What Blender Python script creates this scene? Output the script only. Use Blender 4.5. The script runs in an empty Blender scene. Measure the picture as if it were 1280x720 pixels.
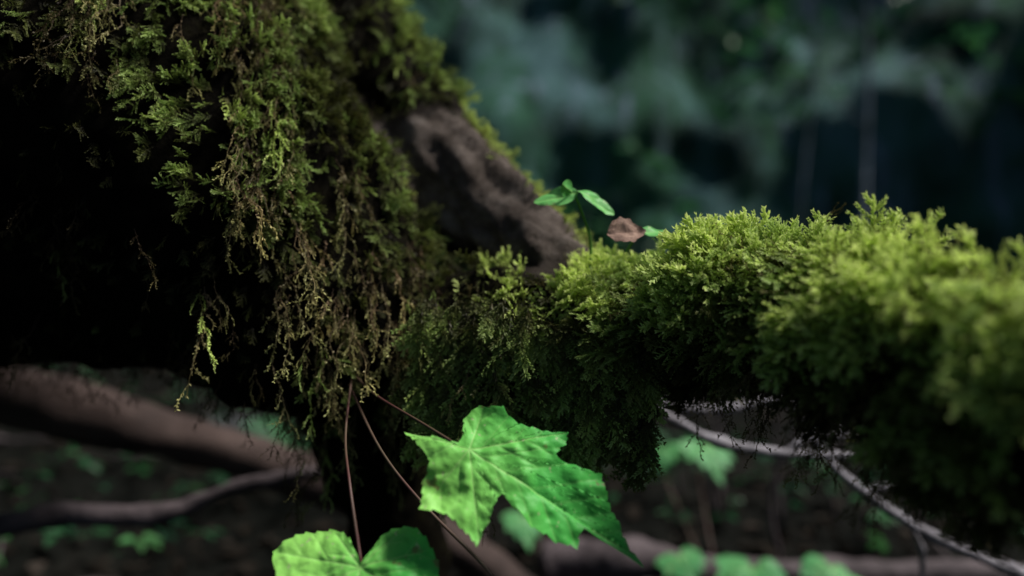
import bpy, bmesh, math, random
import numpy as np
from mathutils import Vector, Matrix

rng = np.random.default_rng(11)
random.seed(11)
scene = bpy.context.scene
COL = scene.collection

# ------------------------------------------------------------------ noise
def _hash(ix, iy, iz, seed):
    h = (ix * 374761393 + iy * 668265263 + iz * 2147483647 + seed * 974634777) & 0xffffffff
    h = ((h ^ (h >> 13)) * 1274126177) & 0xffffffff
    h = h ^ (h >> 16)
    return (h & 0xffff) / 65535.0
def vnoise(p, seed=0):
    p = np.asarray(p, dtype=np.float64)
    i = np.floor(p).astype(np.int64); f = p - i
    f = f * f * (3 - 2 * f)
    r = 0
    for dx in (0, 1):
        wx = f[:, 0] if dx else 1 - f[:, 0]
        for dy in (0, 1):
            wy = f[:, 1] if dy else 1 - f[:, 1]
            for dz in (0, 1):
                wz = f[:, 2] if dz else 1 - f[:, 2]
                r = r + wx * wy * wz * _hash(i[:, 0] + dx, i[:, 1] + dy, i[:, 2] + dz, seed)
    return r
def fbm(p, freq=1.0, octv=4, seed=0):
    p = np.asarray(p) * freq
    a = 1.0; s = 0; t = 0
    for o in range(octv):
        s = s + a * (vnoise(p + 17.3 * o, seed + o) - 0.5); t += a
        a *= 0.5; p = p * 2.03
    return s / t * 2
def vfbm(p, freq, seed):
    return np.stack([fbm(p, freq, 2, seed), fbm(p, freq, 2, seed + 31), fbm(p, freq, 2, seed + 67)], 1)

# ------------------------------------------------------------------ mesh helpers
def mesh_np(name, verts, faces, mat=None, smooth=False, attrs=None):
    me = bpy.data.meshes.new(name)
    me.from_pydata([tuple(v) for v in verts], [], [tuple(f) for f in faces])
    me.update()
    if attrs:
        for k, a in attrs.items():
            at = me.attributes.new(k, 'FLOAT', 'POINT')
            at.data.foreach_set('value', np.asarray(a, dtype=np.float32))
    if smooth:
        me.polygons.foreach_set('use_smooth', [True] * len(me.polygons))
    if mat: me.materials.append(mat)
    return me
def add_obj(name, me, parent=None):
    o = bpy.data.objects.new(name, me)
    COL.objects.link(o)
    if parent: o.parent = parent
    return o
def empty(name, loc=(0, 0, 0)):
    o = bpy.data.objects.new(name, None); o.empty_display_size = 0.05
    COL.objects.link(o)
    return o
def catmull(P, n):
    P = np.asarray(P, float)
    Q = np.vstack([2 * P[0] - P[1], P, 2 * P[-1] - P[-2]])
    out = []
    for i in range(len(P) - 1):
        a, b, c, d = Q[i:i + 4]
        for k in range(n):
            t = k / n
            out.append(0.5 * ((2 * b) + (-a + c) * t + (2 * a - 5 * b + 4 * c - d) * t * t + (-a + 3 * b - 3 * c + d) * t ** 3))
    out.append(P[-1])
    return np.array(out)
def tube(pts, sub=8, seg=20, off=0):
    """pts: rows x,y,z,r"""
    C = catmull(pts, sub)
    C[:, 3] = np.maximum(C[:, 3], 1e-4)
    P = C[:, :3]; R = C[:, 3]
    T = np.gradient(P, axis=0); T /= np.linalg.norm(T, axis=1)[:, None]
    n = np.cross(T[0], [0.13, 0.2, 0.97]); n /= np.linalg.norm(n)
    V = []; F = []
    m = len(P)
    for i in range(m):
        n = n - T[i] * np.dot(n, T[i]); n /= np.linalg.norm(n)
        b = np.cross(T[i], n)
        for k in range(seg):
            a = 2 * math.pi * k / seg
            V.append(P[i] + R[i] * (math.cos(a) * n + math.sin(a) * b))
    for i in range(m - 1):
        for k in range(seg):
            k2 = (k + 1) % seg
            F.append((off + i * seg + k, off + i * seg + k2, off + (i + 1) * seg + k2, off + (i + 1) * seg + k))
    V.append(P[0] - T[0] * R[0] * .6); V.append(P[-1] + T[-1] * R[-1] * .6)
    a0 = off + len(V) - 2; a1 = a0 + 1
    for k in range(seg):
        k2 = (k + 1) % seg
        F.append((a0, off + k2, off + k)); F.append((a1, off + (m - 1) * seg + k, off + (m - 1) * seg + k2))
    return V, F
def tubes(list_pts, sub=8, seg=20):
    V = []; F = []
    for p in list_pts:
        v, f = tube(p, sub, seg, len(V)); V += v; F += f
    return V, F
def remeshed(list_pts, voxel, smooth_it=6):
    V, F = tubes(list_pts, 10, 28)
    me = mesh_np('tmp', V, F)
    o = add_obj('tmp', me)
    m = o.modifiers.new('r', 'REMESH'); m.mode = 'VOXEL'; m.voxel_size = voxel
    s = o.modifiers.new('s', 'SMOOTH'); s.iterations = smooth_it; s.factor = 0.6
    dg = bpy.context.evaluated_depsgraph_get()
    ev = bpy.data.meshes.new_from_object(o.evaluated_get(dg))
    bpy.data.objects.remove(o)
    return ev
def get_vn(me):
    n = len(me.vertices)
    v = np.empty(n * 3); me.vertices.foreach_get('co', v)
    nn = np.empty(n * 3, dtype=np.float32); me.vertex_normals.foreach_get('vector', nn)
    return v.reshape(-1, 3), nn.reshape(-1, 3).astype(float)
def set_v(me, v):
    me.vertices.foreach_set('co', np.asarray(v, dtype=np.float32).ravel()); me.update()
def sample(me, n):
    me.calc_loop_triangles()
    T = np.empty(len(me.loop_triangles) * 3, dtype=np.int32); me.loop_triangles.foreach_get('vertices', T); T = T.reshape(-1, 3)
    v, nn = get_vn(me)
    A = np.linalg.norm(np.cross(v[T[:, 1]] - v[T[:, 0]], v[T[:, 2]] - v[T[:, 0]]), axis=1)
    idx = rng.choice(len(T), n, p=A / A.sum())
    a = rng.random(n); b = rng.random(n); sw = a + b > 1; a[sw] = 1 - a[sw]; b[sw] = 1 - b[sw]
    w = np.stack([1 - a - b, a, b], 1)
    P = (v[T[idx]] * w[:, :, None]).sum(1); N = (nn[T[idx]] * w[:, :, None]).sum(1)
    N /= np.linalg.norm(N, axis=1)[:, None] + 1e-9
    return P, N
def seg_dist(P, A, B):
    A = np.asarray(A, float); B = np.asarray(B, float)
    d = B - A; t = np.clip(((P - A) @ d) / (d @ d), 0, 1)
    return np.linalg.norm(P - (A + t[:, None] * d), axis=1), t
def norm(v): return v / (np.linalg.norm(v, axis=1)[:, None] + 1e-9)

# ------------------------------------------------------------------ materials
def newmat(name):
    m = bpy.data.materials.new(name); m.use_nodes = True
    nt = m.node_tree; nt.nodes.clear()
    out = nt.nodes.new('ShaderNodeOutputMaterial')
    return m, nt, out
def N(nt, t, **kw):
    n = nt.nodes.new(t)
    for k, v in kw.items(): setattr(n, k, v)
    return n
def ramp(nt, stops):
    r = nt.nodes.new('ShaderNodeValToRGB')
    cr = r.color_ramp
    while len(cr.elements) < len(stops): cr.elements.new(0.5)
    for e, (p, c) in zip(cr.elements, stops):
        e.position = p; e.color = (c[0], c[1], c[2], 1)
    return r
def mixc(nt, a, b, f, mode='MIX'):
    m = nt.nodes.new('ShaderNodeMix'); m.data_type = 'RGBA'; m.blend_type = mode
    for s, v in ((m.inputs[6], a), (m.inputs[7], b), (m.inputs[0], f)):
        if hasattr(v, 'default_value') or hasattr(v, 'links'): nt.links.new(v, s)
        elif isinstance(v, (int, float)): s.default_value = v
        else: s.default_value = (*v, 1)
    return m.outputs[2]
def noise(nt, scale, detail=6, rough=.6, mapping=None, coord='Object'):
    tc = nt.nodes.new('ShaderNodeTexCoord')
    n = nt.nodes.new('ShaderNodeTexNoise'); n.inputs['Scale'].default_value = scale
    n.inputs['Detail'].default_value = detail; n.inputs['Roughness'].default_value = rough
    if mapping:
        mp = nt.nodes.new('ShaderNodeMapping'); mp.inputs['Scale'].default_value = mapping
        nt.links.new(tc.outputs[coord], mp.inputs[0]); nt.links.new(mp.outputs[0], n.inputs['Vector'])
    else: nt.links.new(tc.outputs[coord], n.inputs['Vector'])
    return n
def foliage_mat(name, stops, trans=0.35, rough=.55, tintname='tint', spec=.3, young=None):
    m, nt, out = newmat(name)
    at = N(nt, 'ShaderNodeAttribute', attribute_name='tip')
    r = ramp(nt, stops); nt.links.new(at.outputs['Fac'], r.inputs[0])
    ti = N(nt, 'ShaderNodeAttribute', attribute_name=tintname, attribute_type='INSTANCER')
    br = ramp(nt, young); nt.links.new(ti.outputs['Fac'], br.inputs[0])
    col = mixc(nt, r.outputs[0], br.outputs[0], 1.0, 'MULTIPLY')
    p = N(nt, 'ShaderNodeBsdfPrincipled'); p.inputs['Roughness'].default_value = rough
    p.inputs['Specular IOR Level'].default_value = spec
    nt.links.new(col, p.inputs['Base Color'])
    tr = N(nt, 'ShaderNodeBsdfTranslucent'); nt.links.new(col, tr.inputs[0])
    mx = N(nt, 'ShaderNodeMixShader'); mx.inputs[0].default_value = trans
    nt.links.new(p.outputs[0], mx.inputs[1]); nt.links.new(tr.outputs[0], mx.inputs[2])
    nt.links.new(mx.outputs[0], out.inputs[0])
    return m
def bump(nt, h, strength, dist):
    b = nt.nodes.new('ShaderNodeBump'); b.inputs['Strength'].default_value = strength; b.inputs['Distance'].default_value = dist
    nt.links.new(h, b.inputs['Height']); return b.outputs[0]
def solid_mat(name, stops, scale=8, mapping=None, rough=.8, bs=.6, bd=.01, spec=.3, detail=8):
    m, nt, out = newmat(name)
    n = noise(nt, scale, detail, .65, mapping)
    r = ramp(nt, stops); nt.links.new(n.outputs['Fac'], r.inputs[0])
    p = N(nt, 'ShaderNodeBsdfPrincipled'); p.inputs['Roughness'].default_value = rough
    p.inputs['Specular IOR Level'].default_value = spec
    nt.links.new(r.outputs[0], p.inputs['Base Color'])
    n2 = noise(nt, scale * 3, 6, .7, mapping)
    nt.links.new(bump(nt, n2.outputs['Fac'], bs, bd), p.inputs['Normal'])
    nt.links.new(p.outputs[0], out.inputs[0])
    return m

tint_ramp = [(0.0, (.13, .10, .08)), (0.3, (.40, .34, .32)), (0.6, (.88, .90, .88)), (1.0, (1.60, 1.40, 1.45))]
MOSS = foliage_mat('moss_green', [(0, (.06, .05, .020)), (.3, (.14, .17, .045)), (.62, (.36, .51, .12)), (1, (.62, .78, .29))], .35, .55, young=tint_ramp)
STRAND = foliage_mat('moss_strand', [(0, (.13, .09, .055)), (.45, (.24, .185, .10)), (1, (.46, .46, .17))], .3, .6, young=tint_ramp)
LEAFM = foliage_mat('small_leaf', [(0, (.03, .08, .03)), (1, (.06, .21, .08))], .4, .4, young=[(0, (.3, .35, .45)), (.6, (.8, .9, .9)), (1, (1.5, 1.5, 1.1))])
LITTER = foliage_mat('dead_leaf', [(0, (.013, .012, .010)), (1, (.03, .025, .021))], .1, .8, spec=.05, young=[(0, (.25, .25, .28)), (.5, (.8, .75, .7)), (1, (2.2, 2.1, 2.1))])  # litter colours darkened to carry the canopy shade

def tree_mat():
    m, nt, out = newmat('bark_and_moss_mat')
    n = noise(nt, 45, 8, .7)
    dark_base = ramp(nt, [(.35, (.002, .0017, .0012)), (.55, (.006, .005, .003)), (.75, (.016, .015, .006))]); nt.links.new(n.outputs['Fac'], dark_base.inputs[0])  # near-black base under the moss, overhang shade darkened into the colour
    mp = noise(nt, 30, 9, .74)
    bark = ramp(nt, [(.30, (.030, .024, .020)), (.47, (.095, .076, .066)), (.60, (.17, .14, .125)), (.78, (.30, .27, .25))]); nt.links.new(mp.outputs['Fac'], bark.inputs[0])
    at = N(nt, 'ShaderNodeAttribute', attribute_name='bark')
    c = mixc(nt, dark_base.outputs[0], bark.outputs[0], at.outputs['Fac'])
    p = N(nt, 'ShaderNodeBsdfPrincipled'); p.inputs['Roughness'].default_value = .95; p.inputs['Specular IOR Level'].default_value = .04
    nt.links.new(c, p.inputs['Base Color'])
    n2 = noise(nt, 120, 8, .75)
    nt.links.new(bump(nt, n2.outputs['Fac'], .8, .006), p.inputs['Normal'])
    nt.links.new(p.outputs[0], out.inputs[0])
    return m
TREE = tree_mat()

# ------------------------------------------------------------------ prototypes (kept out of the scene; only instanced)
def proto_frond(seed, branchlets=11, flat=1.0, lushness=1.0):
    r = np.random.default_rng(seed)
    V = []; F = []; T = []
    bend = r.uniform(-.38, -.05); side = r.uniform(-.25, .25)
    def axis(t): return np.array([side * t * t, bend * t * t, t * (1 - .08 * t)])
    def leaf(p, d, l, w, tip):
        d = d / (np.linalg.norm(d) + 1e-9)
        s = np.cross(d, [0, 1, 0]) + r.normal(0, .35, 3); s = s - d * np.dot(s, d); s /= np.linalg.norm(s) + 1e-9
        nrm = np.cross(d, s)
        i = len(V)
        V.extend([p, p + d * l * .40 + s * w * .5 + nrm * w * .25, p + d * l, p + d * l * .40 - s * w * .5 + nrm * w * .25])
        F.append((i, i + 1, i + 2, i + 3)); T.extend([tip * .75, tip * .9, min(1, tip * 1.15), tip * .9])
    def spine(pts, w, tips):
        for a, b, ta, tb in zip(pts[:-1], pts[1:], tips[:-1], tips[1:]):
            for s in (np.array([1, 0, 0]), np.array([0, 1, 0])):
                i = len(V); V.extend([a - s * w, a + s * w, b + s * w * .7, b - s * w * .7]); F.append((i, i + 1, i + 2, i + 3)); T.extend([ta * .8, ta * .8, tb * .8, tb * .8])
    ts = np.linspace(0, 1, 7)
    spine([axis(t) for t in ts], .010, ts)
    for t in np.linspace(.05, 1, 20):
        p = axis(t)
        for k in range(2):
            a = r.uniform(0, 6.28)
            leaf(p, np.array([math.cos(a) * .65, math.sin(a) * .5, 1.0]), .095, .040, t)
    for j in range(branchlets):
        t = .12 + .82 * j / branchlets + r.uniform(-.03, .03)
        sgn = 1 if j % 2 else -1
        L = (.30 * math.sin(math.pi * min(1, (t * .85 + .18))) ** .8 + .06) * r.uniform(.5, 1.25) * lushness
        ca = math.radians(r.uniform(36, 55))
        d = np.array([sgn * math.cos(ca), r.normal(0, .3) * flat, math.sin(ca)])
        d /= np.linalg.norm(d)
        p0 = axis(t)
        nl = 6
        pos = lambda s: p0 + d * L * s + np.array([0, -.12 * L * s * s, .15 * L * s * s])
        q = [pos(s) for s in np.linspace(0, 1, 3)]
        spine(q, .0065, [t * .8 + .2 * s for s in np.linspace(0, 1, 3)])
        for s in np.linspace(.15, 1, nl):
            p = pos(s)
            for sg in (-1, 1):
                dd = d + sg * .5 * np.array([d[2], 0, -d[0]]) + r.normal(0, .2, 3)
                leaf(p, dd, .078 * (1.15 - .35 * s), .034, min(1, t * .65 + .42 * s))
    return np.array(V), F, np.array(T)
def proto_strand(seed, leafy=1.0):
    r = np.random.default_rng(seed)
    V = []; F = []; T = []
    def line(p0, d0, L, n, w, t0, t1, leafd):
        p = p0.copy(); d = d0 / np.linalg.norm(d0)
        pts = [p.copy()]
        for i in range(n):
            d = d + r.normal(0, .24, 3); d[2] += .22; d /= np.linalg.norm(d)
            p = p + d * L / n; pts.append(p.copy())
        for i in range(n):
            a, b = pts[i], pts[i + 1]
            t = t0 + (t1 - t0) * i / n
            for s in (np.array([1, 0, 0]), np.array([0, 1, 0])):
                k = len(V); V.extend([a - s * w, a + s * w, b + s * w * .8, b - s * w * .8]); F.append((k, k + 1, k + 2, k + 3)); T.extend([t] * 4)
            m = int(leafd * 3)
            for q in range(m):
                f = r.random(); pp = a + (b - a) * f
                dd = (b - a) / np.linalg.norm(b - a) * .8 + r.normal(0, .5, 3); dd /= np.linalg.norm(dd)
                s = np.cross(dd, r.normal(0, 1, 3)); s /= np.linalg.norm(s)
                l = .026 * r.uniform(.7, 1.5); ww = l * .45
                k = len(V); V.extend([pp, pp + dd * l * .5 + s * ww * .5, pp + dd * l, pp + dd * l * .5 - s * ww * .5]); F.append((k, k + 1, k + 2, k + 3))
                tt = min(1, t + .15); T.extend([tt * .8, tt, tt, tt])
        return pts
    main = line(np.zeros(3), np.array([0, 0, 1.]), 1.0, 16, .0042, .0, .75, leafy)
    for k in range(9):
        i = r.integers(1, 15)
        a = r.uniform(0, 6.28)
        line(main[i], np.array([math.cos(a), math.sin(a), .8]), r.uniform(.12, .3), 6, .0028, .2 + i / 30, .6 + i / 30, leafy * 1.2)
    return np.array(V), F, np.minimum(1, np.array(T))
def proto_leaf(seed, n=1):
    r = np.random.default_rng(seed)
    V = []; F = []; T = []
    for k in range(n):
        a = r.uniform(0, 6.28); o = np.array([math.cos(a), math.sin(a), r.uniform(-.4, .4)]) * (.6 if n > 1 else 0) * r.random()
        d = np.array([math.cos(a), math.sin(a), r.uniform(-.3, .4)]); d /= np.linalg.norm(d)
        s = np.cross(d, [0, 0, 1]) ; s /= np.linalg.norm(s); up = np.cross(s, d)
        prof = [(0, .02), (.15, .2), (.4, .3), (.7, .2), (.9, .07), (1, .005)]
        i = len(V); tv = r.uniform(.3, 1)
        for t, w in prof:
            c = o + d * t + up * (-.25 * t * t)
            V.extend([c - s * w + up * w * .25, c, c + s * w + up * w * .25]); T.extend([tv] * 3)
        for j in range(len(prof) - 1):
            b = i + j * 3
            F.append((b, b + 1, b + 4, b + 3)); F.append((b + 1, b + 2, b + 5, b + 4))
    return np.array(V), F, np.array(T)
def make_collection(name, protos, mat):
    c = bpy.data.collections.new(name)
    for i, (V, F, T) in enumerate(protos):
        me = mesh_np(name, V, F, mat, attrs={'tip': T})
        o = bpy.data.objects.new(f'{name}_{i:02d}', me); c.objects.link(o)
    return c
C_FROND = make_collection('frond_proto', [proto_frond(i, 11 + i % 4, 1.0) for i in range(9)], MOSS)
C_STRAND = make_collection('strand_proto', [proto_strand(50 + i, .9 + .3 * (i % 3)) for i in range(8)], STRAND)
C_STRANDG = make_collection('strandg_proto', [proto_strand(80 + i, 2.0) for i in range(5)], MOSS)
C_LEAF = make_collection('leaf_proto', [proto_leaf(70 + i, 5) for i in range(4)], LEAFM)
C_LITTER = make_collection('litter_proto', [proto_leaf(90 + i, 1) for i in range(5)], LITTER)

def scatter(name, P, D, X, S, tint, coll, parent=None):
    D = norm(D); Xa = X - D * (X * D).sum(1)[:, None]; Xa = norm(Xa); Ya = np.cross(D, Xa)
    rx = np.arctan2(Ya[:, 2], D[:, 2]); ry = -np.arcsin(np.clip(Xa[:, 2], -1, 1)); rz = np.arctan2(Xa[:, 1], Xa[:, 0])
    me = bpy.data.meshes.new(name)
    n = len(P); me.vertices.add(n); me.vertices.foreach_set('co', P.astype(np.float32).ravel())
    a = me.attributes.new('rot', 'FLOAT_VECTOR', 'POINT'); a.data.foreach_set('vector', np.stack([rx, ry, rz], 1).astype(np.float32).ravel())
    a = me.attributes.new('scl', 'FLOAT', 'POINT'); a.data.foreach_set('value', S.astype(np.float32))
    a = me.attributes.new('tint', 'FLOAT', 'POINT'); a.data.foreach_set('value', tint.astype(np.float32))
    a = me.attributes.new('pid', 'INT', 'POINT'); a.data.foreach_set('value', rng.integers(0, len(coll.objects), n).astype(np.int32))
    me.update()
    o = add_obj(name, me, parent)
    ng = bpy.data.node_groups.new(name + '_scatter', 'GeometryNodeTree')
    ng.interface.new_socket('Geometry', in_out='INPUT', socket_type='NodeSocketGeometry')
    ng.interface.new_socket('Geometry', in_out='OUTPUT', socket_type='NodeSocketGeometry')
    gi = ng.nodes.new('NodeGroupInput'); go = ng.nodes.new('NodeGroupOutput')
    ci = ng.nodes.new('GeometryNodeCollectionInfo'); ci.inputs[0].default_value = coll
    ci.inputs['Separate Children'].default_value = True; ci.inputs['Reset Children'].default_value = True
    ip = ng.nodes.new('GeometryNodeInstanceOnPoints'); ip.inputs['Pick Instance'].default_value = True
    def na(nm, dt):
        k = ng.nodes.new('GeometryNodeInputNamedAttribute'); k.data_type = dt; k.inputs[0].default_value = nm; return k.outputs[0]
    L = ng.links.new
    L(gi.outputs[0], ip.inputs['Points']); L(ci.outputs[0], ip.inputs['Instance'])
    L(na('pid', 'INT'), ip.inputs['Instance Index'])
    e = ng.nodes.new('FunctionNodeEulerToRotation'); L(na('rot', 'FLOAT_VECTOR'), e.inputs[0]); L(e.outputs[0], ip.inputs['Rotation'])
    L(na('scl', 'FLOAT'), ip.inputs['Scale'])
    L(ip.outputs[0], go.inputs[0])
    md = o.modifiers.new('scatter', 'NODES'); md.node_group = ng
    return o

# ------------------------------------------------------------------ the leaning tree
tree = empty('mossy_tree')
bark_spine = [(-.30, .74, .55, .095), (-.180, .66, .247, .070), (-.104, .63, .146, .058), (-.035, .58, .075, .047), (.0160, .54, .034, .034), (.045, .5, .000, .028)]
trunk_parts = [
    [(-1.5, .75, .40, .31), (-.9, .68, .24, .29), (-.42, .62, .185, .255), (-.34, .60, .155, .205), (-.27, .57, .11, .150), (-.185, .55, .030, .110), (-.134, .535, -.044, .090), (-.118, .53, -.085, .060)],
    [(-.6, .75, .7, .2), (-.43, .68, .40, .17), (-.32, .62, .24, .14), (-.25, .6, .12, .12)],
    [(-.55, .62, .05, .12), (-.42, .60, .045, .115), (-.28, .575, .035, .105), (-.19, .56, .0, .09)],
    bark_spine,
    [(-.16, .56, -.01, .075), (-.08, .53, -.04, .058), (-.01, .50, -.030, .044), (.05, .475, -.030, .036)],
    [(-.01, .50, -.02, .040), (.0, .485, -.050, .043), (.008, .485, -.09, .026)],
    [(-.13, .56, -.04, .08), (-.115, .60, -.15, .05), (-.10, .64, -.28, .05), (-.09, .66, -.5, .08)],
]
tm = remeshed(trunk_parts, .0055, 8)
v, nn = get_vn(tm)
BS = catmull(bark_spine, 6)
def bark_gap(P):
    b = np.full(len(P), 9.0)
    for p, q in zip(BS[:-1], BS[1:]):
        d, t = seg_dist(P, p[:3], q[:3]); b = np.minimum(b, d - (p[3] + (q[3] - p[3]) * t))
    return b
def bark_of(P, e=.008):
    wob = fbm(P, 18, 3, 909) * .05
    return np.clip(1 - (bark_gap(P) - e) / .014, 0, 1) * np.clip((P[:, 0] + .26) / .03, 0, 1) * np.clip((P[:, 2] + .0) / .03, 0, 1) * np.clip((.175 + wob - P[:, 2]) / .03, 0, 1)
barkm = bark_of(v, .006)
along = norm(np.tile(np.array([[.62, -.3, -.72]]), (len(v), 1)))
pl = v - along * (v * along).sum(1)[:, None] * .75
disp = fbm(v, 9, 4, 3) * .020 * (1 - barkm) + fbm(v, 40, 4, 5) * .007 * (1 - .5 * barkm) + fbm(pl, 85, 4, 9) * .013 * barkm
v = v + nn * disp[:, None]
set_v(tm, v)
a = tm.attributes.new('bark', 'FLOAT', 'POINT'); a.data.foreach_set('value', barkm.astype(np.float32))
tm.materials.clear(); tm.materials.append(TREE); tm.polygons.foreach_set('use_smooth', [True] * len(tm.polygons))
add_obj('trunk', tm, tree)

sd2 = np.array([.85, .0]); sd2 /= np.linalg.norm(sd2)
ELEV = math.radians(54)
SD = np.array([sd2[0] * math.cos(ELEV), sd2[1] * math.cos(ELEV), math.sin(ELEV)])

# trunk moss cushions
P, Nn = sample(tm, 120000)
inview = (P[:, 0] > -.85 * P[:, 1]) & (P[:, 2] < .55 * P[:, 1]) & (P[:, 2] > -.12) & (P[:, 1] < .85)
bm = bark_of(P)
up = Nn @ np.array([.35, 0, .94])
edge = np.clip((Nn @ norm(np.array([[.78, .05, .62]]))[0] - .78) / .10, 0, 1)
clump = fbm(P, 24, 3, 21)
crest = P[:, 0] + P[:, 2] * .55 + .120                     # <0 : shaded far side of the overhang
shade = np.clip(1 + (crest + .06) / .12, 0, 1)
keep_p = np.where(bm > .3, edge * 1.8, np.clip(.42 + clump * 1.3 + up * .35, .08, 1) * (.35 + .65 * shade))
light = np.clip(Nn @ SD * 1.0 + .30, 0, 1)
keep = inview & (rng.random(len(P)) < keep_p * (.30 + .6 * light))
P = P[keep]; Nn = Nn[keep]; bm = bm[keep]; light = light[keep]; clump = clump[keep]; shade = shade[keep]
n = len(P)
down = np.array([0, 0, -1.])
D = Nn * .7 + down * (.85 - .3 * light[:, None]) + vfbm(P, 25, 500) * .9 + rng.normal(0, .28, (n, 3))
S = (.010 + .013 * rng.random(n)) * np.where(bm > .3, .55, 1) * (.75 + .4 * light)
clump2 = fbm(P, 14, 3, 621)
tint = np.clip(-.30 + .20 * shade + .42 * light + clump * .5 + clump2 * .75 + rng.normal(0, .14, n) + .8 * (bm > .3), 0, 1)  # sun-facing brightness and overhang shade painted into the moss tint
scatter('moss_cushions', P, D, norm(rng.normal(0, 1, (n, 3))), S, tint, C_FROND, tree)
print('trunk fronds', n)

# hanging drapes on the trunk
P, Nn = sample(tm, 90000)
bm = bark_of(P)
clump = fbm(P * np.array([1, 1, .35]), 30, 3, 41)
inview = (P[:, 0] > -.85 * P[:, 1]) & (P[:, 2] < .5 * P[:, 1]) & (P[:, 2] > -.1) & (P[:, 1] < .62)
ridge = np.exp(-((P[:, 0] + P[:, 2] * .55 + .115) / .062) ** 2)
pr = (.02 + .85 * ridge) * (clump > .0) * (bm < .3) * np.clip(.5 - Nn[:, 1], 0, 1)
keep = inview & (rng.random(len(P)) < pr * .44)
P = P[keep]; Nn = Nn[keep]; ridge = ridge[keep]
n = len(P)
D = Nn * .18 + down * 1.0 + vfbm(P, 20, 520) * .3 + rng.normal(0, .08, (n, 3))
S = .025 + .055 * rng.random(n) ** 1.6
tint = np.clip(.28 + .38 * ridge + rng.normal(0, .2, n), 0, 1)
scatter('hanging_moss', P + Nn * .010, D, norm(rng.normal(0, 1, (n, 3))), S, tint, C_STRAND, tree)
print('strands', n)
m2 = (rng.random(n) < .28) & (fbm(P, 22, 2, 733) > 0)
scatter('hanging_moss_fresh', P[m2] + Nn[m2] * .014, D[m2] + rng.normal(0, .1, (m2.sum(), 3)), norm(rng.normal(0, 1, (m2.sum(), 3))), S[m2] * .7, np.clip(tint[m2] + .25, 0, 1), C_STRANDG, tree)
P, Nn = sample(tm, 70000)
keep = (Nn[:, 2] < -.35) & (P[:, 0] > -.6) & (P[:, 1] < .8) & (P[:, 2] > -.13) & (fbm(P, 30, 2, 77) > 0) & (rng.random(len(P)) < .14)
P = P[keep]; Nn = Nn[keep]; n = len(P)
scatter('moss_fringe', P, Nn * .2 + down + rng.normal(0, .2, (n, 3)), norm(rng.normal(0, 1, (n, 3))), .015 + .028 * rng.random(n), np.clip(rng.normal(.1, .1, n), 0, 1), C_STRAND, tree)

# ------------------------------------------------------------------ mossy side branch coming toward the viewer
branch = empty('mossy_branch')
bsp = [(-.01, .50, -.036, .030), (.048, .47, -.036, .032), (.108, .44, -.022, .033), (.149, .41, -.017, .034), (.1775, .37, -.024, .037), (.197, .33, -.036, .039), (.222, .285, -.044, .038), (.30, .20, -.05, .036), (.48, .08, -.04, .04), (.9, -.1, -.02, .045)]
bme = remeshed([bsp], .005, 4)
v, nn = get_vn(bme)
v = v + nn * (fbm(v, 14, 4, 13) * .014 + fbm(v, 50, 3, 15) * .008)[:, None]
set_v(bme, v)
bme.materials.clear(); bme.materials.append(TREE); bme.polygons.foreach_set('use_smooth', [True] * len(bme.polygons))
add_obj('limb', bme, branch)
P, Nn = sample(bme, 36000)
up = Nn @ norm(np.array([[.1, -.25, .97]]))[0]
clump = fbm(P, 32, 3, 61)
keep = (P[:, 0] < .34) & (rng.random(len(P)) < np.clip(.42 + .4 * up + clump * 1.1, .05, 1))
P = P[keep]; Nn = Nn[keep]; up = up[keep]; clump = clump[keep]; n = len(P)
D = Nn * .56 + np.array([-.58, -.20, -.30]) + vfbm(P, 30, 540) * 1.1 + rng.normal(0, .2, (n, 3))
S = (.016 + .022 * rng.random(n) ** 1.4) * (1 + .5 * np.clip(clump, -.6, 1)) * np.where(up > -.1, 1, .8)
tint = np.clip(.34 + .66 * up + clump * .6 + rng.normal(0, .16, n), 0, 1)  # shade under the limb painted in: tint falls as fronds face down
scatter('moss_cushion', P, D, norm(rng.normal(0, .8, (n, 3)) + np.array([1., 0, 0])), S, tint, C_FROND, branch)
print('branch fronds', n)
# wiry older stems poking through
P, Nn = sample(bme, 6000)
keep = (P[:, 0] < .3) & (Nn[:, 2] > .0) & (rng.random(len(P)) < .10)
P = P[keep]; Nn = Nn[keep]; n = len(P)
scatter('old_moss_stems', P + Nn * .006, Nn * .7 + np.array([-.3, -.2, -.1]) + rng.normal(0, .5, (n, 3)), norm(rng.normal(0, 1, (n, 3))), .018 + .018 * rng.random(n), np.clip(rng.normal(.35, .15, n), 0, 1), C_STRAND, branch)
P, Nn = sample(bme, 20000)
keep = (P[:, 0] < .3) & (P[:, 1] < .49) & (Nn[:, 2] < .3) & (fbm(P, 30, 2, 87) > .0) & (rng.random(len(P)) < .18)
P = P[keep]; Nn = Nn[keep]; n = len(P)
scatter('hanging_moss', P, Nn * .3 + down + rng.normal(0, .18, (n, 3)), norm(rng.normal(0, 1, (n, 3))), .02 + .035 * rng.random(n), np.clip(rng.normal(.22, .16, n), 0, 1), C_STRAND, branch)
# curtain of fresh moss at the crotch between trunk and branch
n = 640
t = rng.random(n)
P = np.stack([-.060 + .150 * t, .452 - .024 * t + rng.normal(0, .006, n), -.004 - .080 * rng.random(n)], 1)
scatter('moss_curtain', P, np.array([-.05, -.12, -1.]) + vfbm(P, 30, 560) * .5 + rng.normal(0, .12, (n, 3)), np.tile([[1., 0, 0]], (n, 1)) + rng.normal(0, .4, (n, 3)), .020 + .028 * rng.random(n), np.clip(rng.normal(.50, .2, n), 0, 1), C_FROND, branch)

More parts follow.
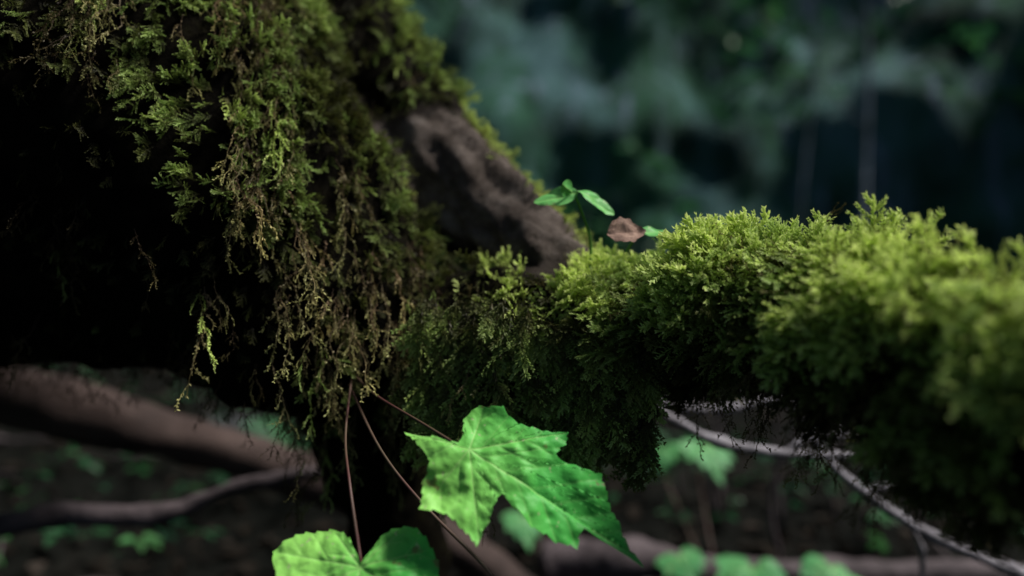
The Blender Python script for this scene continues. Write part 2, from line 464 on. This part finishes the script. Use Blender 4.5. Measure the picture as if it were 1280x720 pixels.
# ------------------------------------------------------------------ maple leaves
def leaf_mat(name, lightc, darkc):
    m, nt, out = newmat(name)
    ve = N(nt, 'ShaderNodeAttribute', attribute_name='vein')
    ed = N(nt, 'ShaderNodeAttribute', attribute_name='bright')
    n1 = noise(nt, 60, 5, .6)
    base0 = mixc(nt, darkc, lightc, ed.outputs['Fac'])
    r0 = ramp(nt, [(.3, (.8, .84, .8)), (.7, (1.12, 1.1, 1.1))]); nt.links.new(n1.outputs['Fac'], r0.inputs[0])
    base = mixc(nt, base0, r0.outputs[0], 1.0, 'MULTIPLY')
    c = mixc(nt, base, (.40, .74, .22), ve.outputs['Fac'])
    n2 = noise(nt, 85, 3, .55)
    sp = ramp(nt, [(.66, (0, 0, 0)), (.70, (.75, .75, .75))]); nt.links.new(n2.outputs['Fac'], sp.inputs[0])
    n3 = noise(nt, 260, 2, .5)
    sp2 = ramp(nt, [(.68, (0, 0, 0)), (.72, (.8, .8, .8))]); nt.links.new(n3.outputs['Fac'], sp2.inputs[0])
    c = mixc(nt, c, (.22, .17, .07), sp.outputs[0])
    c = mixc(nt, c, (.50, .60, .30), sp2.outputs[0])
    p = N(nt, 'ShaderNodeBsdfPrincipled'); p.inputs['Roughness'].default_value = .5; p.inputs['Specular IOR Level'].default_value = .25
    nt.links.new(c, p.inputs['Base Color'])
    n4 = noise(nt, 330, 3, .6)
    nt.links.new(bump(nt, n4.outputs['Fac'], .4, .0008), p.inputs['Normal'])
    tr = N(nt, 'ShaderNodeBsdfTranslucent'); nt.links.new(c, tr.inputs[0])
    mx = N(nt, 'ShaderNodeMixShader'); mx.inputs[0].default_value = .2
    nt.links.new(p.outputs[0], mx.inputs[1]); nt.links.new(tr.outputs[0], mx.inputs[2]); nt.links.new(mx.outputs[0], out.inputs[0])
    return m
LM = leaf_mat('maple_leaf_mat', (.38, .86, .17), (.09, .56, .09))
STEM, nts, outs = newmat('petiole_mat')
ps = N(nts, 'ShaderNodeBsdfPrincipled'); ns = noise(nts, 30, 4); rs = ramp(nts, [(.35, (.09, .028, .026)), (.65, (.09, .06, .035))])
nts.links.new(ns.outputs['Fac'], rs.inputs[0]); nts.links.new(rs.outputs[0], ps.inputs['Base Color']); ps.inputs['Roughness'].default_value = .5
nts.links.new(ps.outputs[0], outs.inputs[0])

def build_leaf(outline, tips, unit, origin, U, Vv, seed, bright_dir, curl=0.0, rings=56, tooth=3.2, step=1.6):
    r = np.random.default_rng(seed)
    O = np.array(outline, float)
    pts = []; off = []
    m = len(O)
    for i in range(m):
        a = O[i]; b = O[(i + 1) % m]; L = np.linalg.norm(b - a)
        k = max(2, int(L / step)); nrm = np.array([-(b - a)[1], (b - a)[0]]) / (L + 1e-9)
        nt_ = max(1, round(L / r.uniform(12, 19)))
        bow = L * .08
        for j in range(k):
            s = j / k
            saw = (s * nt_) % 1.0
            h = tooth * (saw ** 1.5) * (1 if nt_ > 1 else .4) * (s > 0.02)
            pts.append(a + (b - a) * s - nrm * bow * math.sin(math.pi * s)); off.append(-nrm * (h - tooth * .3))
    B = np.array(pts); K = len(B)
    if step < 3:
        for it in range(9): B = .5 * B + .25 * (np.roll(B, 1, 0) + np.roll(B, -1, 0))
    B = B + np.array(off)
    V2 = [np.zeros(2)]
    for j in range(1, rings + 1):
        t = (j / rings) ** .85
        V2.extend(B * t)
    V2 = np.array(V2)
    F = [(0, 1 + k, 1 + (k + 1) % K) for k in range(K)]
    for j in range(rings - 1):
        for k in range(K):
            a = 1 + j * K + k; b = 1 + j * K + (k + 1) % K
            F.append((a, a + K, b + K, b))
    P3 = np.hstack([V2, np.zeros((len(V2), 1))])
    vein = np.zeros(len(V2)); groove = np.full(len(V2), 99.0)
    for tp in tips:
        tp = np.array([*tp, 0.]); L = np.linalg.norm(tp); dr = tp / L; pr = np.array([-dr[1], dr[0], 0])
        d, t = seg_dist(P3, (0, 0, 0), tp)
        vein = np.maximum(vein, .7 * np.clip(1.2 - d / (1.7 * (1 - .65 * t)), 0, 1)); groove = np.minimum(groove, d)
        ns_ = int(L / 17)
        for q in range(1, ns_):
            sg = 1 if q % 2 else -1
            s0 = dr * L * (q + r.uniform(-.2, .2)) / ns_ ; ln = (L * (1 - q / ns_) * .55 + 10)
            e = s0 + (dr * .78 + pr * sg * .65) * ln
            d, t = seg_dist(P3, s0, e)
            vein = np.maximum(vein, .35 * np.clip(1.2 - d / (1.1 * (1 - .5 * t)), 0, 1)); groove = np.minimum(groove, d + 1.5)
    rr = np.linalg.norm(V2, axis=1)
    h = 2.6 * (1 - np.exp(-groove / 7.0)) + fbm(P3, .02, 3, seed) * 12 - curl * (rr / 100) ** 2 * 14 + fbm(P3, .07, 2, seed + 3) * 2.5
    U = np.array(U, float); U /= np.linalg.norm(U); Vv = np.array(Vv, float); Vv -= U * (U @ Vv); Vv /= np.linalg.norm(Vv)
    Nv = np.cross(U, Vv)
    if Nv[2] < 0: Nv = -Nv
    W = np.array(origin) + unit * (V2[:, :1] * U + V2[:, 1:] * Vv + h[:, None] * Nv)
    bd = np.array(bright_dir, float); br = np.clip(.5 + (V2 @ bd) / 120 + fbm(P3, .015, 2, seed + 8) * .3, 0, 1)  # lit side of the blade painted in along bright_dir, plus random variation
    return W, F, vein, br

maple = empty('maple_seedling')
o1 = [(-11, 10), (-8, 38), (4, 48), (15, 55), (47, 52), (55, 38), (85, 25), (135, 20), (130, 4), (112, -10), (135, -20), (172, -30), (176, -52), (186, -84), (214, -134),
      (165, -98), (138, -90), (132, -112), (104, -104), (74, -88), (54, -68), (40, -48), (22, -78), (6, -106), (-14, -84), (-34, -68), (-66, -64), (-62, -34), (-52, -8), (-66, 8), (-88, 27), (-48, 19)]
o1 = [(x, y * 1.14) for x, y in o1]
t1 = [(22, 60), (130, 20), (207, -142), (8, -112), (-60, -66), (-80, 28)]
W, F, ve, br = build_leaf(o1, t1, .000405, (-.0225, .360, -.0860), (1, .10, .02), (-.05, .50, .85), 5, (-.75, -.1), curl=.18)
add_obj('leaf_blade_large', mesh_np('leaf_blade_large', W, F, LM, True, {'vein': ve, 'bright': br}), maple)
o2 = [(0, 2), (-12, 20), (-34, 40), (-68, 38), (-96, 34), (-120, 14), (-108, -4), (-98, -24), (-112, -54), (-72, -48), (-58, -92), (-34, -78), (0, -150), (22, -82), (58, -92), (62, -50), (108, -48), (96, -18), (100, -4), (86, 24), (62, 46), (30, 42), (14, 20)]
o2 = [(x, y * 1.15) for x, y in o2]
t2 = [(-112, 18), (-104, -58), (0, -160), (100, -54), (88, 26), (-40, 42), (40, 44)]
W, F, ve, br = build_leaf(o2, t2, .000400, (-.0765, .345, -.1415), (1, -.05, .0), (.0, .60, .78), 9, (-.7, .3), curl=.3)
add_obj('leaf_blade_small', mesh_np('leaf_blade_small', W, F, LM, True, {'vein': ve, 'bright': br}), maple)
pet = [
    [(-.105, .46, -.060, .0008), (-.085, .43, -.068, .0008), (-.05, .39, -.078, .0008), (-.0225, .3625, -.0875, .0009)],
    [(-.108, .46, -.06, .0008), (-.100, .41, -.088, .0008), (-.088, .37, -.106, .0008), (-.0765, .347, -.1415, .0009)],
    [(-.110, .46, -.065, .0008), (-.080, .415, -.098, .0008), (-.050, .385, -.122, .0009), (-.012, .360, -.150, .0010), (.02, .34, -.185, .0010)],
]
V_, F_ = tubes(pet, 8, 8); add_obj('petioles', mesh_np('petioles', V_, F_, STEM, True), maple)
# a second seedling standing on the floor further back
mp2 = empty('maple_seedling')
LM2 = leaf_mat('maple_leaf_shade_mat', (.12, .40, .14), (.05, .24, .08))  # same leaf material with shade mixed into darker greens
pp = []
for i, (org, U, Vv, un) in enumerate([((.235, .95, -.375), (1, .2, .25), (-.2, .85, .4), .00030), ((.325, .92, -.378), (1, -.3, -.1), (.1, .88, .40), .00042), ((.445, .95, -.392), (-1, .2, .2), (.1, .85, .4), .00040), ((.320, 1.12, -.262), (1, .3, -.1), (.1, .8, .5), .00040), ((.255, 1.16, -.275), (-1, .3, -.2), (.1, .8, .5), .00030), ((.02, 1.05, -.355), (1, .3, -.1), (.1, .7, .5), .00030)]):
    W, F, ve, br = build_leaf(o2, t2, un, org, U, Vv, 40 + i, (-.4, .3), curl=.5, rings=14, tooth=3, step=4)
    add_obj(f'leaf_{i+1}', mesh_np('seedling_leaf', W, F, LM2, True, {'vein': ve, 'bright': br}), mp2)
    pp.append([(*org, .0012), (org[0] * .7 + .09, org[1] + .02, org[2] - .06, .0014), (.31, 1.0, -.47, .002)])
V_, F_ = tubes(pp, 6, 6); add_obj('stems', mesh_np('stems', V_, F_, STEM, True), mp2)

# ------------------------------------------------------------------ sprig and dead leaf on top of the branch
SPR = leaf_mat('sprig_leaf_mat', (.26, .66, .22), (.12, .45, .10))
spr = empty('green_sprig')
def oval(L, w, n=14):
    a = [(L * t, w * math.sin(math.pi * t ** .8) ** .9) for t in np.linspace(0.02, 1, n)]
    b = [(x, -y) for x, y in a[::-1][1:]]
    return [(-1, 0)] + a + b
for i, (org, U, Vv, L, w) in enumerate([((.044, .455, .062), (-1, -.1, -.12), (0, .6, .8), 62, 16), ((.042, .455, .062), (1, .1, -.45), (.1, .7, .65), 62, 15), ((.041, .452, .063), (-.5, -.6, .25), (.6, .3, .6), 30, 12), ((.085, .46, .036), (1, .2, -.05), (0, .8, .4), 46, 12)]):
    ol = oval(L, w)[::-1]
    W, F, ve, br = build_leaf(ol, [(L * .95, 0)], .0005, org, U, Vv, 20 + i, (-.5, 0), curl=.5, rings=16, tooth=.6)
    add_obj(f'leaf_{i+1}', mesh_np('sprig_leaf', W, F, SPR, True, {'vein': ve, 'bright': br}), spr)
V_, F_ = tubes([[(.052, .465, .0, .0012), (.053, .46, .030, .001), (.047, .457, .050, .0009), (.042, .455, .062, .0008)], [(.07, .47, .0, .001), (.078, .463, .025, .001), (.085, .46, .036, .0008)]], 6, 8)
add_obj('stem', mesh_np('stem', V_, F_, foliage_mat('green_stem', [(0, (.10, .25, .05)), (1, (.1, .25, .05))], .1, young=[(0, (1, 1, 1)), (1, (1, 1, 1))]), True), spr)
DEAD = solid_mat('withered_leaf_mat', [(.35, (.16, .09, .07)), (.6, (.34, .22, .17))], 120, bd=.002)
ol = [(x, y * (1.0 + .25 * math.sin(i * 2.3))) for i, (x, y) in enumerate(oval(52, 20))][::-1]
W, F, ve, br = build_leaf(ol, [(50, 0)], .00052, (.060, .432, .034), (1, .1, .12), (.1, .5, .70), 31, (0, 0), curl=-1.6, rings=16, tooth=4)
add_obj('withered_leaf', mesh_np('withered_leaf', W, F, DEAD, True))

# ------------------------------------------------------------------ forest floor, cliff
def ground_h(x, y):
    p = np.stack([x, y, 0 * x], 1)
    r = np.sqrt(x * x + y * y)
    return -.47 + fbm(p, 1.6, 4, 101) * .10 * np.clip(r / 1.0, .3, 1) + fbm(p, .12, 3, 103) * 1.2 * np.clip((r - 3) / 8, 0, 1) + np.clip((y - 1.0), 0, 3.0) * .10
def grid_coords(half, n, pw):
    t = np.linspace(-1, 1, n); return np.sign(t) * np.abs(t) ** pw * half
g = grid_coords(220, 241, 3.0)
X, Y = np.meshgrid(g, g); X = X.ravel(); Y = Y.ravel() + 1.0
Z = ground_h(X, Y)
n_ = 241
ii = np.arange((n_ - 1) * n_).reshape(n_ - 1, n_)[:, :-1].ravel()
Fg = np.stack([ii, ii + 1, ii + n_ + 1, ii + n_], 1)
GM = solid_mat('forest_floor_mat', [(.3, (.003, .003, .0025)), (.5, (.006, .0065, .0055)), (.68, (.014, .013, .011)), (.85, (.05, .05, .046))], 6, bd=.03, spec=.05)  # floor colours darkened to stand in for canopy shade
gme = mesh_np('ground', np.stack([X, Y, Z], 1), Fg.tolist(), GM, True)
add_obj('ground', gme)

def cliff_mat():
    m, nt, out = newmat('mossy_rock_mat')
    n1 = noise(nt, 1.1, 6, .6)
    r1 = ramp(nt, [(.34, (.010, .030, .024)), (.48, (.020, .075, .048)), (.60, (.035, .125, .070)), (.8, (.05, .15, .085))]); nt.links.new(n1.outputs['Fac'], r1.inputs[0])
    n2 = noise(nt, .9, 6, .62, mapping=(2.0, 1.4, .7))
    r2 = ramp(nt, [(.47, (0, 0, 0)), (.66, (1, 1, 1))]); nt.links.new(n2.outputs['Fac'], r2.inputs[0])
    c = mixc(nt, r1.outputs[0], (.085, .175, .190), r2.outputs[0])  # pale patches: grey-blue rock with mist painted into the colour
    n4 = noise(nt, 1.0, 5, .6, mapping=(7.0, 3.0, .45))
    r4 = ramp(nt, [(.56, (0, 0, 0)), (.68, (1, 1, 1))]); nt.links.new(n4.outputs['Fac'], r4.inputs[0])
    c = mixc(nt, c, (.17, .225, .31), r4.outputs[0])
    p = N(nt, 'ShaderNodeBsdfPrincipled'); p.inputs['Roughness'].default_value = .85; p.inputs['Specular IOR Level'].default_value = .15
    nt.links.new(c, p.inputs['Base Color'])
    n3 = noise(nt, 4, 8, .7); nt.links.new(bump(nt, n3.outputs['Fac'], .9, .15), p.inputs['Normal'])
    nt.links.new(p.outputs[0], out.inputs[0]); return m
nu, nv = 260, 80
uu = np.linspace(-2.3, 2.3, nu); vv = np.linspace(0, 1, nv)
UU, VV = np.meshgrid(uu, vv)
th = UU.ravel(); vv_ = VV.ravel()
rad = 5.2 + 5.2 * vv_
cx = rad * np.sin(th); cy = rad * np.cos(th); cz = -1.2 + vv_ * (9 - 4.5 * np.clip(np.abs(th) - .7, 0, 1))
pc = np.stack([cx, cy, cz], 1)
dr = fbm(pc, .55, 5, 201) * .8 + fbm(pc * np.array([1, 1, .3]), 1.5, 3, 205) * .45
cx = cx + np.sin(th) * dr; cy = cy + np.cos(th) * dr
ii = np.arange((nv - 1) * nu).reshape(nv - 1, nu)[:, :-1].ravel()
Fc = np.stack([ii, ii + 1, ii + nu + 1, ii + nu], 1)
cme = mesh_np('cliff', np.stack([cx, cy, cz], 1), Fc.tolist(), cliff_mat(), True)
add_obj('background_ravine_wall', cme)

P, Nn = sample(cme, 90000)
den = fbm(P * np.array([1, 1, .7]), .7, 3, 301)
leftb = np.clip(.60 - P[:, 0] * .12, .12, 1)
keep = (P[:, 1] > -1) & (P[:, 2] < 6) & (rng.random(len(P)) < np.clip(den * 1.6 + .22, 0, 1) * leftb)
P = P[keep]; n = len(P)
toC = norm(-P)
scatter('hillside_foliage', P + toC * (.05 + .35 * rng.random((n, 1))), rng.normal(0, .5, (n, 3)) + np.array([0, 0, 1.]), norm(rng.normal(0, 1, (n, 3))), .05 + .09 * rng.random(n), np.clip(rng.normal(.5, .25, n), 0, 1), C_LEAF)

SAP = solid_mat('sapling_bark_mat', [(.40, (.03, .045, .05)), (.54, (.18, .22, .28)), (.7, (.42, .46, .56))], 3, mapping=(1, 1, .9), bd=.01)
for k, (x, y, r0, lean) in enumerate([(2.05, 5.0, .015, .16), (2.62, 5.0, .024, -.10)]):
    e = empty('sapling_tree')
    p = [(x, y, -.6, r0 * 1.3), (x + lean * .4, y, .6, r0), (x + lean * .7 + .08, y + .05, 1.8, r0 * .8), (x + lean, y, 3.2, r0 * .6), (x + lean * 1.5, y, 5.5, r0 * .3)]
    parts = [p]
    for q in range(5):
        hz = 1.2 + q * .75; sg = 1 if q % 2 else -1
        parts.append([(x + lean * .6, y, hz, r0 * .35), (x + lean * .6 + sg * .35, y - .1, hz + .25, r0 * .2), (x + lean * .6 + sg * .8, y - .15, hz + .35, r0 * .08)])
    V_, F_ = tubes(parts, 6, 10); add_obj('trunk', mesh_np('trunk', V_, F_, SAP, True), e)
    n = 140
    ctr = np.stack([x + lean + rng.normal(0, .55, n), y + rng.normal(0, .35, n), 4.2 + rng.normal(0, .7, n)], 1)
    scatter('crown', ctr, rng.normal(0, .5, (n, 3)) + np.array([0, 0, 1.]), norm(rng.normal(0, 1, (n, 3))), .08 + .08 * rng.random(n), rng.random(n) * .7, C_LEAF, e)

# leaf litter and low plants
n = 9000
ang = rng.uniform(-1.2, 1.2, n); rr = .6 + 4.2 * rng.random(n) ** 1.5
X = rr * np.sin(ang); Y = rr * np.cos(ang); Z = ground_h(X, Y) + .006
scatter('leaf_litter', np.stack([X, Y, Z], 1), np.array([0, 0, 1.]) + rng.normal(0, .35, (n, 3)), norm(rng.normal(0, 1, (n, 3))), .02 + .03 * rng.random(n), np.clip(rng.normal(.35, .3, n), 0, 1), C_LITTER)
n = 2200
ang = rng.uniform(-1.1, 1.1, n); rr = 1.2 + 3.0 * rng.random(n)
X = rr * np.sin(ang); Y = rr * np.cos(ang)
k = fbm(np.stack([X, Y, 0 * X], 1), 1.8, 2, 404) > -.05
X = X[k]; Y = Y[k]; n = len(X); Z = ground_h(X, Y) + .02 + .14 * rng.random(n)
scatter('undergrowth', np.stack([X, Y, Z], 1), np.array([0, 0, 1.]) + rng.normal(0, .3, (n, 3)), norm(rng.normal(0, 1, (n, 3))), .010 + .018 * rng.random(n), np.clip(rng.normal(.45, .28, n), 0, 1), C_LEAF)
parts = []
for q in range(70):
    a = rng.uniform(-1.0, 1.0); r0 = rng.uniform(.8, 2.6); x = r0 * math.sin(a); y = r0 * math.cos(a)
    b = rng.uniform(0, 6.28); L = rng.uniform(.08, .3); z = float(ground_h(np.array([x]), np.array([y]))[0]) + .012
    parts.append([(x, y, z, .004), (x + math.cos(b) * L * .5, y + math.sin(b) * L * .5, z + rng.uniform(.0, .03), .0035), (x + math.cos(b + .3) * L, y + math.sin(b + .3) * L, z + rng.uniform(0, .05), .002)])
TW = solid_mat('twig_mat', [(.3, (.10, .09, .10)), (.5, (.28, .26, .29)), (.75, (.48, .45, .50))], 40, bd=.003)
BR = solid_mat('branch_mat', [(.3, (.03, .022, .024)), (.55, (.095, .074, .080)), (.8, (.19, .15, .16))], 25, bd=.006)
V_, F_ = tubes(parts, 3, 7); add_obj('twig_litter', mesh_np('twig_litter', V_, F_, BR, True))

def wood(name, parts, mat, amp=.004, freq=30, sub=14, seg=24):
    V_, F_ = tubes(parts, sub, seg); me = mesh_np(name, V_, F_, mat, True)
    v, nn = get_vn(me); v = v + nn * (fbm(v, freq, 4, 7) * amp)[:, None]; set_v(me, v)
    return add_obj(name, me)
LOG = solid_mat('log_mat', [(.3, (.018, .011, .010)), (.55, (.055, .036, .032)), (.8, (.11, .075, .066))], 14, mapping=(.5, 1, 1), bd=.01)
wood('fallen_log', [[(-1.1, .98, -.05, .036), (-.727, .92, -.130, .034), (-.516, .9, -.180, .032), (-.305, .9, -.236, .029), (-.1, .92, -.33, .030), (.05, .95, -.46, .03)]], LOG, .016, 12)
wood('dead_branch', [[(-.85, .72, -.30, .016), (-.579, .74, -.262, .013), (-.491, .75, -.248, .012), (-.386, .75, -.248, .010), (-.298, .75, -.217, .0085), (-.20, .75, -.203, .007), (-.12, .78, -.215, .006)]], BR, .006, 26)
wood('pale_twigs', [
    [(.10, .72, -.10, .005), (.156, .7, -.119, .0055), (.213, .7, -.124, .0055), (.262, .7, -.116, .005), (.307, .7, -.124, .004), (.36, .72, -.16, .003)],
    [(.12, .66, -.10, .0045), (.152, .65, -.124, .005), (.198, .65, -.1465, .005), (.2586, .65, -.158, .0045), (.327, .65, -.160, .003)],
    [(.24, .67, -.08, .003), (.286, .68, -.123, .0035), (.318, .68, -.175, .0045), (.39, .68, -.231, .005), (.469, .68, -.269, .0055), (.62, .70, -.33, .007), (.8, .75, -.43, .009)],
    [(.2586, .65, -.158, .003), (.29, .655, -.14, .0025), (.335, .66, -.145, .0015)],
    [(.35, .70, -.205, .003), (.42, .70, -.205, .0025), (.50, .72, -.225, .002)],
    [(.39, .68, -.231, .003), (.42, .7, -.27, .0025), (.43, .72, -.34, .002)]], TW, .003, 60)
wood('rotting_log', [[(.05, 1.0, -.40, .03), (.16, .98, -.385, .028), (.30, .97, -.405, .022), (.55, .97, -.405, .018), (.9, .98, -.405, .018)]], BR, .018, 16)
parts = []
for q in range(14):
    x = rng.uniform(.15, .75); y = rng.uniform(1.0, 1.5); z = float(ground_h(np.array([x]), np.array([y]))[0])
    parts.append([(x, y, z, .004), (x + rng.normal(0, .03), y, z + .12, .0035), (x + rng.normal(0, .05), y, z + .28, .002)])
V_, F_ = tubes(parts, 4, 7); add_obj('dead_stalks', mesh_np('dead_stalks', V_, F_, BR, True))

def stone(name, loc, s, seed):
    bm_ = bmesh.new(); bmesh.ops.create_icosphere(bm_, subdivisions=4, radius=1.0)
    me = bpy.data.meshes.new(name); bm_.to_mesh(me); bm_.free()
    v, nn = get_vn(me); v = v * (1 + fbm(v + seed, 1.1, 4, seed)[:, None] * .45); v = v * np.array(s) + np.array(loc); set_v(me, v)
    me.materials.append(STONE); me.polygons.foreach_set('use_smooth', [True] * len(me.polygons)); add_obj(name, me)
STONE = solid_mat('stone_mat', [(.35, (.02, .022, .024)), (.6, (.05, .052, .055)), (.8, (.09, .09, .095))], 20, bd=.01)
for i, (l, s) in enumerate([((.20, 1.08, -.45), (.07, .05, .035)), ((.1, 1.6, -.40), (.08, .06, .05)), ((-.7, 1.7, -.38), (.10, .08, .06))]):
    stone('stone', l, s, i + 3)

FM = foliage_mat('fern_mat', [(0, (.05, .15, .06)), (1, (.10, .34, .14))], .4, .5, young=[(0, (1, 1, 1)), (1, (1, 1, 1))])
def fern(name, base, fronds, np_=11):
    V = []; F = []; T = []
    for (az, L, rise) in fronds:
        d = np.array([math.cos(az), math.sin(az), 0]); s = np.array([-math.sin(az), math.cos(az), 0])
        def ax(t): return np.array(base) + d * L * t + np.array([0, 0, rise * math.sin(t * 2.2) ])
        for j in range(np_):
            t = .2 + .8 * j / np_; p = ax(t); q = ax(t + .02) - p; q /= np.linalg.norm(q)
            pl = L * .32 * math.sin(math.pi * (t * .8 + .2)) + .004
            for sg in (-1, 1):
                dd = s * sg + q * .45; dd /= np.linalg.norm(dd)
                w = L * .026
                for (a0, a1) in ((0, .35), (.35, .75), (.75, 1)):
                    w0 = w * (1 - a0 ** 2); w1 = w * (1 - a1 ** 2) + 1e-4
                    i = len(V); dz = np.array([0, 0, -.25 * pl])
                    V.extend([p + dd * pl * a0 - q * w0 + dz * a0 ** 2, p + dd * pl * a0 + q * w0 + dz * a0 ** 2, p + dd * pl * a1 + q * w1 + dz * a1 ** 2, p + dd * pl * a1 - q * w1 + dz * a1 ** 2])
                    F.append((i, i + 1, i + 2, i + 3)); T.extend([t * .6 + a0 * .4] * 4)
            i = len(V); p2 = ax(t + .85 / np_)
            V.extend([p - s * .001, p + s * .001, p2 + s * .001, p2 - s * .001]); F.append((i, i + 1, i + 2, i + 3)); T.extend([.2] * 4)
    add_obj(name, mesh_np(name, V, F, FM, False, {'tip': T}))
fern('fern', (.27, 1.3, -.43), [(2.7, .12, .13), (.2, .13, .15), (1.4, .12, .14)])
fern('fern', (-.45, 1.5, -.42), [(2.7, .2, .12), (.2, .22, .14), (-.9, .2, .12), (1.4, .2, .14), (4.0, .2, .12)])

# ------------------------------------------------------------------ light, sky, camera
w = bpy.data.worlds.new('World'); scene.world = w; w.use_nodes = True
nt = w.node_tree; bg = nt.nodes['Background']
sky = nt.nodes.new('ShaderNodeTexSky'); sky.sky_type = 'NISHITA'; sky.sun_disc = False
sky.sun_elevation = ELEV; sky.sun_rotation = math.atan2(SD[0], SD[1])
nt.links.new(sky.outputs[0], bg.inputs[0]); bg.inputs[1].default_value = .04
sl = bpy.data.lights.new('sun', 'SUN'); sl.energy = 5.0; sl.angle = math.radians(12); sl.color = (1, .97, .90)
so = bpy.data.objects.new('sun', sl); COL.objects.link(so)
so.rotation_euler = Vector(SD).to_track_quat('Z', 'Y').to_euler()
cam = bpy.data.cameras.new('camera'); cam.lens = 24; cam.sensor_width = 36; cam.clip_start = .01; cam.clip_end = 1000
cam.dof.use_dof = True; cam.dof.focus_distance = .400; cam.dof.aperture_fstop = 2.0
co = bpy.data.objects.new('camera', cam); COL.objects.link(co); co.location = (0, 0, 0); co.rotation_euler = (math.radians(90), 0, 0)
scene.camera = co
scene.view_settings.view_transform = 'Standard'; scene.view_settings.look = 'None'; scene.view_settings.exposure = 0
